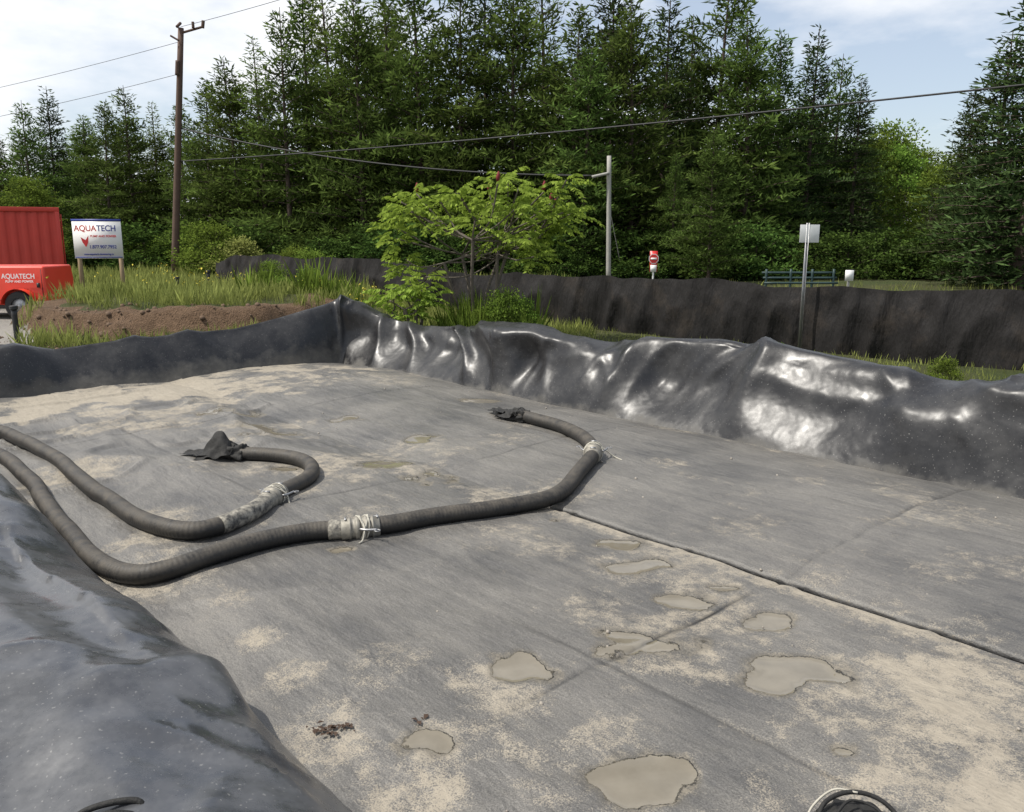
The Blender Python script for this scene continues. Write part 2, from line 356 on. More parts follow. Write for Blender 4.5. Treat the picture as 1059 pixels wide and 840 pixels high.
def bag(name,wa,wb,seamside):
    ss=np.arange(S0+.05,10.72,.024)
    base=np.arange(wa,wb+1e-6,.022)
    fine=np.array([.055,.04,.03,.022,.015,.009,.004,.001,0.])
    if seamside>0: wv=np.concatenate([base[base<wb-.06],wb-fine])
    else: wv=np.concatenate([wa+fine[::-1],base[base>wa+.06]])
    S,W=np.meshgrid(ss,wv,indexing='ij')
    act=sm(3.7,2.9,S)
    es=np.abs(W)
    wob=.014*vnoise(S*1.1,0*S,50)+.008*vnoise(S*4,0*S,51)
    g_=GAP*act*(1+.5*vnoise(S*1.7,0*S,52))
    if seamside>0: Wp=W-g_*sm(.3,0,es)+(1-act)*.004*(es<.002)
    else: Wp=W+g_*sm(.3,0,es)
    Wp=Wp+wob*sm(.5,0,es)
    z=bagz(S,W)
    sd=np.clip(es/.035,0,1)
    z=z-act*.055*(1-np.sqrt(np.clip(1-(1-sd)**2,0,1)))-act*.12*(es<.0005)
    z=z-(1-act)*.02*np.exp(-(es/.22)**2)
    W=Wp
    # creases
    z=z+.006*ridge(S*.35+.3*vnoise(S,W,60),W*3.2+.5*vnoise(S*.5,W,61),62)
    z=z+.008*sm(.55,.95,ridge(S*1.2+.6*W+.2*vnoise(S,W,65),W*.5,63))
    z=z+.030*sm(.4,1,ridge(S*2.2,W*1.3+.4*vnoise(S*2,W*2,66),64))*sm(4.5,7.0,S)*(W<0.2)
    z=z+.03*sridge(S*.5,W*.9+.3*vnoise(S*.6,W,69),68)*sm(3.2,5,S)*(1-sm(.2,.6,W))
    # sewn panel lines
    for w0 in(-1.55,1.4): z=z-.007*np.exp(-((W-w0)/.014)**2)
    for s0 in(-.9,1.25,4.4,7.6): z=z-.009*np.exp(-((S-s0+.04*W+.02*vnoise(W*2,0*W,70))/.016)**2)
    Xw,Yw=XY(S,W)
    wet=np.zeros_like(S)
    nz=.9*fbm(Xw*4.5,Yw*4.5,80,6)
    for(px,py,pr) in pud:
        rr=np.hypot((Xw-px)*.85,(Yw-py)*1.2)/pr
        wet=np.maximum(wet,sm(1.9,.3,rr+nz*1.8))
    sand=np.zeros_like(S)
    ns_=1.4*fbm(Xw*2.6,Yw*2.6,84,6)
    for(px,py,pr,st) in snd:
        rr=np.hypot(Xw-px,Yw-py)/pr
        sand=np.maximum(sand,st*sm(1.5,.1,rr+ns_))
    sand=np.maximum(sand,.55*sm(.0,.5,fbm(Xw*1.3,Yw*1.3,88,5)))
    sand=np.maximum(sand,.7*sm(.35,.02,es)*act*sm(-.2,.5,vnoise(S*1.5,W*2,89))*(W<0))
    sand=np.maximum(sand,.5*sm(.05,.3,wet))
    sand=sand*np.where(W>0,.7,1)
    z=z-.012*sm(0,.9,wet)
    dark=act*sm(.018,.006,es)
    dark=np.maximum(dark,.8*np.exp(-((S-1.25+.04*W)/.012)**2)*sm(-1.35,-1.0,W)*sm(-.35,-.7,W))
    pl=0
    for w0 in(-1.55,1.4): pl=pl+.45*np.exp(-((W-w0)/.01)**2)*sm(-.5,.3,vnoise(S*.8,W*0,91))
    for s0 in(-.9,1.25,4.4,7.6): pl=pl+.5*np.exp(-((S-s0+.04*W+.02*vnoise(W*2,0*W,70))/.012)**2)*sm(-.6,.2,vnoise(W*1.2,S*.3,92))
    dark=np.clip(dark+pl,0,1)
    V=np.stack([Xw,Yw,z],-1).reshape(-1,3)
    return mesh_obj(name,V,grid_faces(len(ss),len(wv)),M_geo,True,attrs={'sand':sand,'wet':wet,'dark':dark})
bag('dewatering_bag',-3.0,0.,1)
bag('dewatering_bag',0.,2.95,-1)
# ------------------------------------------------------------------ hoses
def surf(x,y):
    s,w=SW(x,y);b=bagz(s,w);bz=bermz(np.atleast_1d(s),np.atleast_1d(w))[0]
    return float(np.maximum(np.where((s<10.7),b,-9),bz)[0] if np.ndim(bz) else max(b,bz))
H1=[(-8.6,9.0),(-7.4,9.1),(-6.3,8.85),(-5.20,8.18),(-3.99,7.03),(-3.06,5.96),(-2.53,5.42),(-2.11,5.20),(-1.88,5.46),(-1.76,5.96),(-1.66,6.46),(-1.75,6.86),(-2.07,7.14),(-2.55,7.24)]
H2=[(-8.6,8.6),(-7.4,8.6),(-6.2,8.25),(-4.9,7.5),(-4.01,6.61),(-3.24,5.63),(-2.70,4.97),(-2.30,4.65),(-2.03,4.67),(-1.71,4.95),(-1.34,5.18),(-.97,5.27),(-.53,5.46),(-.07,5.71),(.295,5.98),(.55,6.44),(.70,7.0),(.65,7.55),(.40,8.1),(.08,8.5)]
RH=.062
def hose(name,pts):
    P=[(x,y,surf(x,y)+RH+.002) for x,y in pts]
    C=catmull(P,.008)
    zz=np.array([surf(p[0],p[1]) for p in C[::12]]);zi=np.interp(np.arange(len(C)),np.arange(len(C))[::12],zz)
    k=np.ones(41)/41;zi=np.convolve(np.pad(zi,20,'edge'),k,'valid')
    C[:,2]=zi+RH
    Ls=np.concatenate([[0],np.cumsum(np.linalg.norm(np.diff(C,axis=0),axis=1))])
    C[:,0]+=.016*vnoise(Ls*2,Ls*0,300);C[:,1]+=.016*vnoise(Ls*2,Ls*0+9,301)
    rad=RH+.0011*np.sin(Ls/.028*2*np.pi)
    V,f=tube(C,rad,20);par=empty(name)
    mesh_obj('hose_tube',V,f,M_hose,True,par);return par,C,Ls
def near(C,x,y): return int(np.argmin(np.hypot(C[:,0]-x,C[:,1]-y)))
def coupling(par,C,x,y,pale=0):
    i=near(C,x,y);p=C[i];T=C[min(i+8,len(C)-1)]-C[i-8];T/=np.linalg.norm(T)
    prof=[(-.12,.066),(-.115,.069),(-.07,.069),(-.068,.074),(-.055,.074),(-.053,.068),(-.03,.066),(-.025,.080),(.0,.082),(.005,.07),(.03,.07),(.035,.082),(.055,.082),(.06,.067),(.08,.067),(.082,.074),(.095,.074),(.097,.068),(.13,.068),(.135,.063)]
    pth=np.array([p+T*a for a,_ in prof]);rd=np.array([b for _,b in prof])
    V,f=tube(pth,rd,24);mesh_obj('camlock_coupling',V,f,M_alu,False,par)
    side=np.cross(T,[0,0,1]);side/=np.linalg.norm(side);parts=[]
    for sg in(-1,1):
        q0=p+side*sg*.08+np.array([0,0,.02]);q1=q0+side*sg*.025+T*.04;q2=q1+T*.07+side*sg*.015
        parts.append(tube(catmull([q0,q1,q2],.01),.008,8))
        a=np.linspace(0,2*np.pi,16);rc=q2+side*sg*.018
        parts.append(tube(np.stack([rc+T*.018*math.cos(t)+side*.018*math.sin(t) for t in a]),.0035,6))
    for a in(-.09,.12):parts.append(tube(np.array([p+T*a+np.array([0,0,.072])-side*.025,p+T*a+np.array([0,0,.072])+side*.025]),.007,8))
    V,f=merge(parts);mesh_obj('coupling_levers',V,f,M_steel,True,par)
    rr=R(int(abs(x*100)));pp=[]
    for k in range(3):
        b=p+T*(rr.rand()*.08-.02);a=np.linspace(0,2*np.pi,20)
        pp.append(tube(np.stack([b+T*.03*math.sin(t*1+k)+(side*math.cos(t)+np.array([0,0,1])*math.sin(t))*.083 for t in a]),.005,6))
    l=.3 if x<0 else 1
    pp.append(tube(catmull([p+np.array([0,0,.085]),p+side*.09+np.array([0,0,.03])+T*.03,p+side*(.1+.08*l)+T*.05*l+np.array([0,0,-.04]),p+side*(.1+.15*l)-T*.01+np.array([0,0,-.052])],.01),.006,6))
    V,f=merge(pp);mesh_obj('tied_strap',V,f,M_rope,True,par)
    if pale:
        j=near(C,*pale);a,b=min(i,j),max(i,j);V,f=tube(C[a:b:4],RH+.003,20);mesh_obj('mud_coated_section',V,f,M_hosem,True,par)
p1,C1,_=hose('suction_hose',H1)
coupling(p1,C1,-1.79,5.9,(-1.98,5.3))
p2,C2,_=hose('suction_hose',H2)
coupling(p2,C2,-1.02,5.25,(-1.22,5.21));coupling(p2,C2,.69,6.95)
def sleeve(name,C,length=.5,flap=.45,seed=1,peak=.17):
    par=empty(name);p=C[-1];T=C[-1]-C[-12];T[2]=0;T/=np.linalg.norm(T)
    n=40;k=40;t=np.linspace(0,1,n);path=np.stack([p+T*((a-.35)*length)+np.array([0,0,-.02*a]) for a in t])
    rad=.069+.02*t+.06*np.maximum(0,t-.55)
    V,f=tube(path,rad,k)
    ang=np.tile(np.linspace(0,2*np.pi,k,endpoint=False),n);tt=np.repeat(t,k)
    disp=.025*vnoise(tt*7,np.cos(ang)*3+np.sin(ang)*2+5,seed)+.02*vnoise(tt*3,ang*3,seed+3)
    nv=V[:n*k]-np.repeat(path,k,0);nv/=np.linalg.norm(nv,axis=1)[:,None]
    V[:n*k]+=nv*disp[:,None];V[:n*k,2]=np.maximum(V[:n*k,2],surf(p[0],p[1])-.01)
    zz=V[:,2]-surf(p[0],p[1]);V[:,2]-=np.where(np.arange(len(V))<n*k,1,0)*np.pad(.75*sm(.35,1,tt),(0,2),'edge')*np.maximum(zz,0)
    mesh_obj('port_sleeve',V,f,M_cloth,True,par)
    side=np.cross(T,[0,0,1]);u=np.linspace(0,1,30);v=np.linspace(-1,1,30);U,Vv=np.meshgrid(u,v,indexing='ij')
    base=p-T*(length*.15)
    zc=.02+peak*np.sin(U*np.pi*.95)*(1-np.abs(Vv)**1.2)*(1-.5*U)+.035*vnoise(U*5,Vv*4,seed+5)
    PP=base+T*(U[...,None]*flap)+side*(Vv*(.12+.05*U))[...,None]+np.array([0,0,1])*zc[...,None]
    PP[...,2]=np.maximum(PP[...,2]-p[2]+surf(p[0],p[1])+.05*(1-U),surf(p[0],p[1])+.005)
    mesh_obj('sleeve_flap',PP.reshape(-1,3),grid_faces(30,30),M_cloth,True,par)
    base=p+T*(length*.35)
    zc=.03*(1-U)+.02*np.abs(vnoise(U*4,Vv*3,seed+8))
    PP=base+T*(U[...,None]*.34)+side*(Vv*(.12-.04*U)+.03*vnoise(U*3,U*0,seed+9))[...,None];PP[...,2]=surf(p[0],p[1])+.03+zc
    mesh_obj('sleeve_end',PP.reshape(-1,3),grid_faces(30,30),M_cloth,True,par)
    a=np.linspace(0,2*np.pi,30);b=p-T*length*.1
    V,f=merge([tube(np.stack([b+T*.012*math.sin(2*t_)+(side*math.cos(t_)+np.array([0,0,1])*math.sin(t_))*.08 for t_ in a]),.005,6)])
    mesh_obj('tie_rope',V,f,M_cloth,True,par);return par
sleeve('fill_port_sleeve',C1,.42,.34,101,.26);sleeve('fill_port_sleeve',C2,.42,.3,111,.1)
# foreground port: gathered cloth with a cord
par=empty('fill_port_sleeve');cx,cy=1.17,2.42;b0=surf(cx,cy)
a=np.linspace(0,2*np.pi,96,endpoint=False);t=np.linspace(0,1,30);AA,TT=np.meshgrid(a,t,indexing='ij')
rad=.155*(1-TT)**.7+.02+.013*np.sin(AA*11+TT*4+2*np.sin(AA*2))*(1-TT*.5)+.02*vnoise(np.cos(AA)*3+5,np.sin(AA)*3+TT*4,90)
zz=.075*np.sin(TT*np.pi*.6)+.012*vnoise(np.cos(AA)*4,np.sin(AA)*4+TT*5,91)
V=np.stack([cx+rad*np.cos(AA)*1.15,cy+rad*np.sin(AA),b0-.01+zz],-1).reshape(-1,3)
i=np.arange(96*30).reshape(96,30);j=np.roll(i,-1,0)
mesh_obj('gathered_cloth',V,np.stack([i[:,:-1],j[:,:-1],j[:,1:],i[:,1:]],-1).reshape(-1,4),M_cloth,True,par)
V,f=merge([tube(catmull([(cx-.15,cy+.02,b0+.02),(cx-.1,cy+.08,b0+.075),(cx,cy+.11,b0+.095),(cx+.1,cy+.08,b0+.08),(cx+.17,cy-.02,b0+.02)],.01),.008,8),
 tube(catmull([(cx-.1,cy+.0,b0+.08),(cx-.02,cy+.06,b0+.1),(cx+.06,cy+.02,b0+.09),(cx+.02,cy-.08,b0+.08)],.01),.005,6)])
mesh_obj('draw_cord',V,f,M_cloth,True,par)
V,f=tube(catmull([(cx-.19,cy+.03,b0+.012),(cx-.13,cy+.1,b0+.05),(cx-.05,cy+.13,b0+.09),(cx+.02,cy+.10,b0+.1)],.01),.004,6);mesh_obj('white_cord',V,f,M_rope,True,par)
# strap handle on near liner
hx,hy=-1.2,2.13;hz=float(bermz(*[np.atleast_1d(v) for v in SW(hx,hy)])[0][0])+.02
V,f=merge([tube(catmull([(hx-.08,hy-.04,hz),(hx-.08,hy+.02,hz+.02),(hx-.01,hy+.05,hz+.035),(hx+.07,hy+.07,hz+.03),(hx+.1,hy+.06,hz)],.01),.010,8),
 tube(catmull([(hx-.06,hy-.05,hz),(hx,hy-.0,hz+.03),(hx+.06,hy+.02,hz+.02),(hx+.1,hy+.03,hz)],.01),.013,8)])
mesh_obj('strap_handle',V,f,M_cloth,True)
# leaf debris
rg=R(5)
def leaves(name,pts,size,mat,n):
    Vs=[];Fs=[];k=0
    for(px,py,sp) in pts:
        for _ in range(n):
            x=px+rg.randn()*sp*1.6;y=py+rg.randn()*sp*.7;z0=surf(x,y)+.006;th=rg.rand()*6.28;l=size*(.4+rg.rand()*.9);wd=l*.3
            dx,dy=math.cos(th),math.sin(th);lift=rg.rand()*.012
            Vs+=[(x,y,z0),(x+dx*l*.5-dy*wd,y+dy*l*.5+dx*wd,z0+lift),(x+dx*l,y+dy*l,z0+lift*.3),(x+dx*l*.5+dy*wd,y+dy*l*.5-dx*wd,z0+lift*.6)];Fs.append([k,k+1,k+2,k+3]);k+=4
    return mesh_obj(name,Vs,np.array(Fs),mat)
M_dead=simple('dead_leaf',(.05,.028,.016),.8,var=.5,scale=40)
leaves('dead_leaves',[(-.79,3.12,.03),(-.74,3.1,.02)],.028,M_dead,22)
leaves('dead_leaves',[(-.38,3.12,.008)],.04,M_dead,4)
M_chip=simple('gravel_chip',(.3,.27,.23),.9,var=.5,scale=30)
parts=[]
for k in range(130):
    s_=rg.rand()*9-1.;w_=rg.rand()*5.3-2.6;x,y=XY(s_,w_);r0=.004+.010*rg.rand()**3;z0=surf(x,y)
    parts.append(tube(np.array([[x,y,z0-.003],[x,y,z0+.001],[x,y,z0+r0*.8],[x+r0*.2,y,z0+r0]]),[r0*.7,r0,r0*.8,r0*.2],5))
V,f=merge(parts);mesh_obj('scattered_grit',V,f,M_chip)
# ------------------------------------------------------------------ vegetation
def kites(Pb,D,L,Wd,rng,tint=None):
    n=len(Pb);D=D/(np.linalg.norm(D,axis=1)[:,None]+1e-9)
    rnd=rng.randn(n,3);Sd=np.cross(D,rnd);Sd/=np.linalg.norm(Sd,axis=1)[:,None]+1e-9
    L=np.broadcast_to(L,(n,))[:,None];Wd=np.broadcast_to(Wd,(n,))[:,None]
    V=np.stack([Pb,Pb+D*L*.45+Sd*Wd*.5,Pb+D*L,Pb+D*L*.45-Sd*Wd*.5],1).reshape(-1,3)
    F=np.arange(n*4).reshape(n,4)
    t=rng.rand(n) if tint is None else tint
    return V,F,np.repeat(t,4)
def conifer(name,H,Rm,seed,mat,low=.12,up=.15,droop=.05,gap=.42,dens=1.,irr=.35,kl=.36,kw=.085):
    g=R(seed);PB=[];DD=[];tt=[];bp=[]
    bend=np.array([g.randn()*.25,g.randn()*.25])
    def axisp(z):return np.array([bend[0]*(z/H)**2,bend[1]*(z/H)**2,z])
    zz=H*low
    while zz<H*.985:
        fr=zz/H;rel=(1-fr)
        prof=Rm*min(1,rel**.72*1.15)*(min(1,(fr-low+.12)/.25)**.5)
        nb=g.randint(4,7) if fr<.85 else 4
        a0=g.rand()*6.28
        for b in range(nb):
            L=max(.25,prof*(1+irr*(g.rand()*2-1.2)));az=a0+b*6.28/nb+g.randn()*.25
            if g.rand()<.08:continue
            bt=g.randn()*.14
            el=up+(.9*fr**3)+g.randn()*.1;c=np.array([math.cos(az),math.sin(az),0]);sd=np.array([-c[1],c[0],0]);o=axisp(zz+g.randn()*.1)
            def pt(r):return o+c*r*math.cos(el)+np.array([0,0,r*math.sin(el)-droop*r*r*(1 if r<L*.7 else .8)])
            if L>.8: bp.append(tube(np.array([pt(0),pt(L*.5),pt(L*.9)]),[.035*rel+.012,.02*rel+.01,.006],4,False))
            rs=np.arange(max(.15,L*.18),L,.2/dens)
            for r in rs:
                P0=pt(r);lt=(L-r)*.45+.22
                for sg in(-1,1):
                    dr=c*.55+sd*sg*.85+np.array([0,0,.12+g.randn()*.12]);dr/=np.linalg.norm(dr)
                    m_=max(1,int(lt/.18*dens))
                    q=np.arange(m_)/m_*lt
                    for qq in q:
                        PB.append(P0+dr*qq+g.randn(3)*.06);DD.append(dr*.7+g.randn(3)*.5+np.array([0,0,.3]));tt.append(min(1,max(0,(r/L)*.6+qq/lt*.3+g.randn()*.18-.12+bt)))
            PB.append(pt(L));DD.append(c+np.array([0,0,.3]));tt.append(.7)
        zz+=gap*(.6+.8*g.rand())*(1 if fr<.7 else .65)
    PB=np.array(PB);DD=np.array(DD)
    L=kl*(.6+.8*g.rand(len(PB)));V,F,t=kites(PB,DD,L,kw*(.7+.6*g.rand(len(PB))),g,np.array(tt))
    zt=np.linspace(0,H,14);tv,tf=tube(np.array([axisp(z) for z in zt]),np.linspace(H*.013,.015,14),8,False)
    BV,BF=merge([(tv,tf)]+bp)
    o=len(V);VV=np.vstack([V,BV]);FF=[np.vstack([F]+[f+o for f in BF if f.shape[1]==4])]
    mi=np.concatenate([np.zeros(len(F)),np.ones(len(FF[0])-len(F))])
    return mesh_obj(name,VV,FF,mats=[mat,M_bark],midx=mi,attrs={'tint':np.concatenate([t,np.zeros(len(BV))])})
def broad(name,H,Rm,seed,mat,leaf=.16,n=9000,low=.15,trunk=.12,clumps=60):
    g=R(seed);cs=[];bp=[]
    tz_=np.linspace(0,H*.75,8);tp=np.stack([np.cumsum(g.randn(8)*.05),np.cumsum(g.randn(8)*.05),tz_],-1)
    bp.append(tube(tp,np.linspace(trunk,trunk*.3,8),7,False))
    for k in range(clumps):
        fr=low+(1-low)*g.rand()**.8;rr=Rm*math.sin(min(1,max(.05,(1-(fr-low)/(1-low))))*np.pi*.62+.15)*(.35+.65*g.rand()**.5);az=g.rand()*6.28
        p=np.array([math.cos(az)*rr,math.sin(az)*rr,H*fr]);cs.append(p)
        st=tp[min(7,int(7*fr*.8))];bp.append(tube(np.array([st,(st+p)/2+np.array([0,0,.1]),p]),[trunk*.3,trunk*.18,.01],4,False))
    cs=np.array(cs);w=.16*Rm*(1+g.rand(clumps));idx=g.randint(0,clumps,n)
    off=g.randn(n,3);off/=np.linalg.norm(off,axis=1)[:,None];off*=(g.rand(n)**.45)[:,None]*w[idx][:,None]*1.5;off[:,2]*=.6
    PB=cs[idx]+off;DD=off/ (w[idx][:,None])+g.randn(n,3)*.7+np.array([0,0,-.2])
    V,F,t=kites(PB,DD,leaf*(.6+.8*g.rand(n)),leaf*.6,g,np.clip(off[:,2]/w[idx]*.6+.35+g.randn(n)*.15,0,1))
    BV,BF=merge(bp);o=len(V);FF=[np.vstack([F]+[f+o for f in BF if f.shape[1]==4])]
    mi=np.concatenate([np.zeros(len(F)),np.ones(len(FF[0])-len(F))])
    return mesh_obj(name,np.vstack([V,BV]),FF,mats=[mat,M_bark],midx=mi,attrs={'tint':np.concatenate([t,np.zeros(len(BV))])})
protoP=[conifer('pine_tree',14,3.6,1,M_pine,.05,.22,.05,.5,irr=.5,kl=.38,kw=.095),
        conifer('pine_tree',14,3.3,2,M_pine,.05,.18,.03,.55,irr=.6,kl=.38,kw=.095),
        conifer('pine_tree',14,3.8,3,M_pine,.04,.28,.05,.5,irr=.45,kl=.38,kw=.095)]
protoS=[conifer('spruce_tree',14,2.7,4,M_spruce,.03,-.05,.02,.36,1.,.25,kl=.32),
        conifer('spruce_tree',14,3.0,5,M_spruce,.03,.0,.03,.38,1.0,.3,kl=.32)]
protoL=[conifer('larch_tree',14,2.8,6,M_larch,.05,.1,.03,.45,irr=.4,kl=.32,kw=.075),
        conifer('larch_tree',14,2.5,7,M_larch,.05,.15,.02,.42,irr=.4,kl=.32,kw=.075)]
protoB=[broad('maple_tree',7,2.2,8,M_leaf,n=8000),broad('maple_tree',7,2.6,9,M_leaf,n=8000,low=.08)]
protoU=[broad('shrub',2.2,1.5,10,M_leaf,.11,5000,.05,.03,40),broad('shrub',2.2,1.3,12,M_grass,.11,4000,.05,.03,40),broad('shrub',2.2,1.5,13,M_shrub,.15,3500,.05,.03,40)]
for o in protoP+protoS+protoL+protoB+protoU: sc.collection.objects.unlink(o)
forest=empty('forest')
g=R(77)
def put(pr,name,x,y,h,parent=None,wid=1.,sink=0):
    base={'P':14,'S':14,'L':14,'B':7,'U':2.2}
    k,i=pr[0],int(pr[1]);pt={'P':protoP,'S':protoS,'L':protoL,'B':protoB,'U':protoU}[k][i]
    o=bpy.data.objects.new(name,pt.data);sc.collection.objects.link(o)
    zg=float(tz(x,y)[0]);s=h/base[k];o.location=(x,y,zg-.05-sink);o.rotation_euler=(0,0,g.rand()*6.28)
    ww=s**.75*wid if k in'PSL' else s*wid
    o.scale=(ww,ww,s)
    if parent:o.parent=parent
    return o
# tree survey: (tan bearing, distance, height, kind)
front=[(-.60,50,7.6,'P0'),(-.565,48,9.2,'P1'),(-.535,52,10.6,'S0'),(-.50,50,8.6,'P2'),(-.475,46,8.8,'P0'),(-.445,48,10.0,'P1'),(-.415,50,9.4,'L1'),(-.385,46,8.8,'P1'),
(-.355,44,9.6,'P0'),(-.32,43,10.4,'P2'),(-.29,42,11.2,'L1'),(-.262,41,12.2,'P1'),(-.235,44,14.0,'P0'),(-.205,42,14.4,'L1'),(-.175,40,12.6,'P2'),(-.14,43,14.8,'L0'),(-.105,40,14.6,'P0'),(-.06,39,13.2,'P1'),(-.03,42,14.6,'S0'),
(0.,39,13.0,'P2'),(.04,42,15.6,'L1'),(.07,38,11.6,'P0'),(.115,42,15.,'S0'),(.14,38,12.0,'P2'),(.175,41,13.0,'S1'),(.205,43,12.4,'P1'),(.235,42,15.0,'P0'),(.275,40,11.8,'P2'),(.31,43,11.6,'P0'),(.345,42,11.6,'S1'),(.375,44,10.8,'P1'),(.40,42,9.4,'S0')]
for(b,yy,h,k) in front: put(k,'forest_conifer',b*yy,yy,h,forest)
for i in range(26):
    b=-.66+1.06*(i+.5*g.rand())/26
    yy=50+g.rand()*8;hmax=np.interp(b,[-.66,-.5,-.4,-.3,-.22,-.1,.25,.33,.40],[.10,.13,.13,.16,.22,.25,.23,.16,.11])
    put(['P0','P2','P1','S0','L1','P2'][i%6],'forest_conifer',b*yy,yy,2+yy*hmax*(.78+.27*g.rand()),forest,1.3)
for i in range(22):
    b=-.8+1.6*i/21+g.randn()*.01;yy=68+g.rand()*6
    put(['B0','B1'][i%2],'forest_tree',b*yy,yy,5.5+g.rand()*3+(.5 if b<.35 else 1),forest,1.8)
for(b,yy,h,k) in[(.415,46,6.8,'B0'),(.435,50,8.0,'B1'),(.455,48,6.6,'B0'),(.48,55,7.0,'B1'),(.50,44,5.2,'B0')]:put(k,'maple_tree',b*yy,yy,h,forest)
put('S1','spruce_tree',.565*31,31,8.9,None,1.25);put('S0','spruce_tree',.605*28,28,10.8,None,1.35);put('S0','spruce_tree',.66*30,30,11.5,None,1.3);put('S1','spruce_tree',.53*38,38,8.2,None,1.0)
put('P2','pine_tree',.235*32,32,5.7,None,.85);put('P0','pine_tree',.19*36,36,5.2,None,.8);put('P2','pine_tree',.085*37,37,9.6,None,1.0)
# under-storey
for i in range(44):
    b=-.30+.92*i/43+g.randn()*.008;yy=35+g.rand()*3.5
    put('U2','shrub',b*yy,yy,1.1+g.rand()*1.1,forest,1.3)
for i in range(16):
    b=-.66+.4*i/15+g.randn()*.008;yy=41+g.rand()*3
    put(['U2','U0'][i%2],'shrub',b*yy,yy,1.5+g.rand()*1.1,forest,1.3)
for(b,yy,h,k)in[(-.355,34,2.2,'U0'),(-.325,33,1.7,'U1'),(-.57,40,4.4,'B1'),(-.26,26,1.2,'U0'),(-.24,24,1.15,'U0')]:put(k,'shrub',b*yy,yy,h,None,1.1)
# sumac
def sumac(name,base,seed,tips,hgt,spread):
    g=R(seed);par=empty(name,base);bp=[];PB=[];DD=[];LL=[];cones=[];tint=[]
    stems=[]
    for k in range(6):
        az=k*1.05+g.rand()*.5;r0=.12*g.rand();lean=.2+.45*g.rand()
        p0=np.array([math.cos(az)*r0,math.sin(az)*r0,0]);d=np.array([math.cos(az)*spread*lean*.8,math.sin(az)*spread*lean*.55,hgt*(.42+.2*g.rand())])
        mid=p0+d*.5+g.randn(3)*.06;p1=p0+d;bp.append(tube(catmull([p0,mid,p1],.1),.028,7,False));stems.append(p1)
    for k in range(tips):
        st=stems[g.randint(0,6)];az=g.rand()*6.28;rr=spread*(g.rand()**.5)
        tip=np.array([math.cos(az)*rr,math.sin(az)*rr*.6,0]);tip[2]=hgt*(.95-.30*(rr/spread)**2*g.rand()-.26*g.rand()-.1*(g.rand()<.3))
        if tip[0]>0: tip[2]+=.1
        if g.rand()<.15: tip[2]*=.7
        mid=(st+tip)/2+np.array([0,0,-.08])+g.randn(3)*.05
        cc=catmull([st,mid,tip],.12);bp.append(tube(cc,[.014]*len(cc),5,False))
        if g.rand()<.28 and tip[2]>hgt*.7:cones.append(tip+np.array([0,0,.03]))
        nf=g.randint(7,10)
        for f in range(nf):
            a=f*2.4+g.rand();el=.75-.9*f/nf+g.randn()*.12;fl=.34+.18*g.rand();c=np.array([math.cos(a),math.sin(a),0]);o=tip-np.array([0,0,.012*f])
            sd=np.array([-c[1],c[0],0])
            for r in np.linspace(.22,1,8):
                q=r*fl;pp=o+c*q*math.cos(el)+np.array([0,0,q*math.sin(el)-.9*q*q])
                for sg in(-1,1):
                    PB.append(pp);DD.append(c*.55+sd*sg*.9*(1.15-.6*r)+np.array([0,0,-.45+g.randn()*.15]));LL.append(.14*(1-.35*abs(r-.5)*2)*(.8+.4*g.rand()));tint.append(min(1,max(0,.4+g.randn()*.3+.3*(tip[2]/hgt-.7))))
    V,F,t=kites(np.array(PB),np.array(DD),np.array(LL),.05,g,np.array(tint))
    mesh_obj('foliage',V,F,M_sumac,False,par,attrs={'tint':t})
    BV,BF=merge(bp);mesh_obj('stems',BV,BF,M_twig,True,par)
    cp=[tube(np.array([c,c+[0,0,.05],c+[.01,0,.10],c+[.01,0,.15]]),[.018,.032,.027,.008],8) for c in cones]
    if cp:
        V,F=merge(cp);mesh_obj('fruit_cones',V,F,M_cone,True,par)
    return par
bx,by=-.60,14.1;sumac('sumac_tree',(bx,by,float(tz(bx,by)[0])-.05),3,42,3.02,1.7)
bx,by=-1.75,14.0;sumac('sumac_tree',(bx,by,float(tz(bx,by)[0])-.05),6,7,1.45,.45)
# grass masses
def grass(name,boxes,seed,mat=M_grass):
    g=R(seed);PB=[];DD=[];L=[];T=[]
    for(x0,x1,y0,y1,n,h,cond) in boxes:
        x=x0+(x1-x0)*g.rand(n);y=y0+(y1-y0)*g.rand(n)
        cl=vnoise(x*1.7,y*1.7,seed+1)+.5*vnoise(x*5,y*5,seed+2)
        s,w=SW(x,y);dd=peri(s,w)[0];e=np.interp(peri(s,w)[1],qa,de)
        ok=(cl+g.rand(n)*.9>.15)&(dd>e-.05)
        if cond is not None: ok&=cond(x,y)
        x=x[ok];y=y[ok];cl=cl[ok]
        PB.append(np.stack([x,y,tz(x,y)-.02],-1));k=len(x)
        DD.append(np.stack([g.randn(k)*.3,g.randn(k)*.3,np.ones(k)],-1));L.append(h*(.45+.7*g.rand(k))*(1+.4*np.clip(cl,-1,1)));T.append(np.clip(.35+cl*.3+g.randn(k)*.2,0,1))
    PB=np.vstack(PB);DD=np.vstack(DD);L=np.concatenate(L)
    V,F,t=kites(PB,DD,L,np.clip(L*.07,.012,.05),g,np.concatenate(T))
    return mesh_obj(name,V,F,mat,False,attrs={'tint':t})
def nd(x,y):
    z,d,mo,r=terrain(x,y);return ~((mo>.06)&(r>.66)&(y<16.1)&(vnoise(x*1.6,y*1.6,205)<.45))&~((x<-8.3)&(y<21)&(mo<.1))
lf=lambda x,y:x<-3
grass('grass',[(-11,-1,13.5,20,28000,.32,nd),(-22,2,20,30,34000,.5,None),(-30,0,30,40,20000,.5,lf),(-2.,1.5,8,20,15000,.24,None),(1.5,9,6,17,12000,.12,None),(6,26,8,30,8000,.3,None)],200)
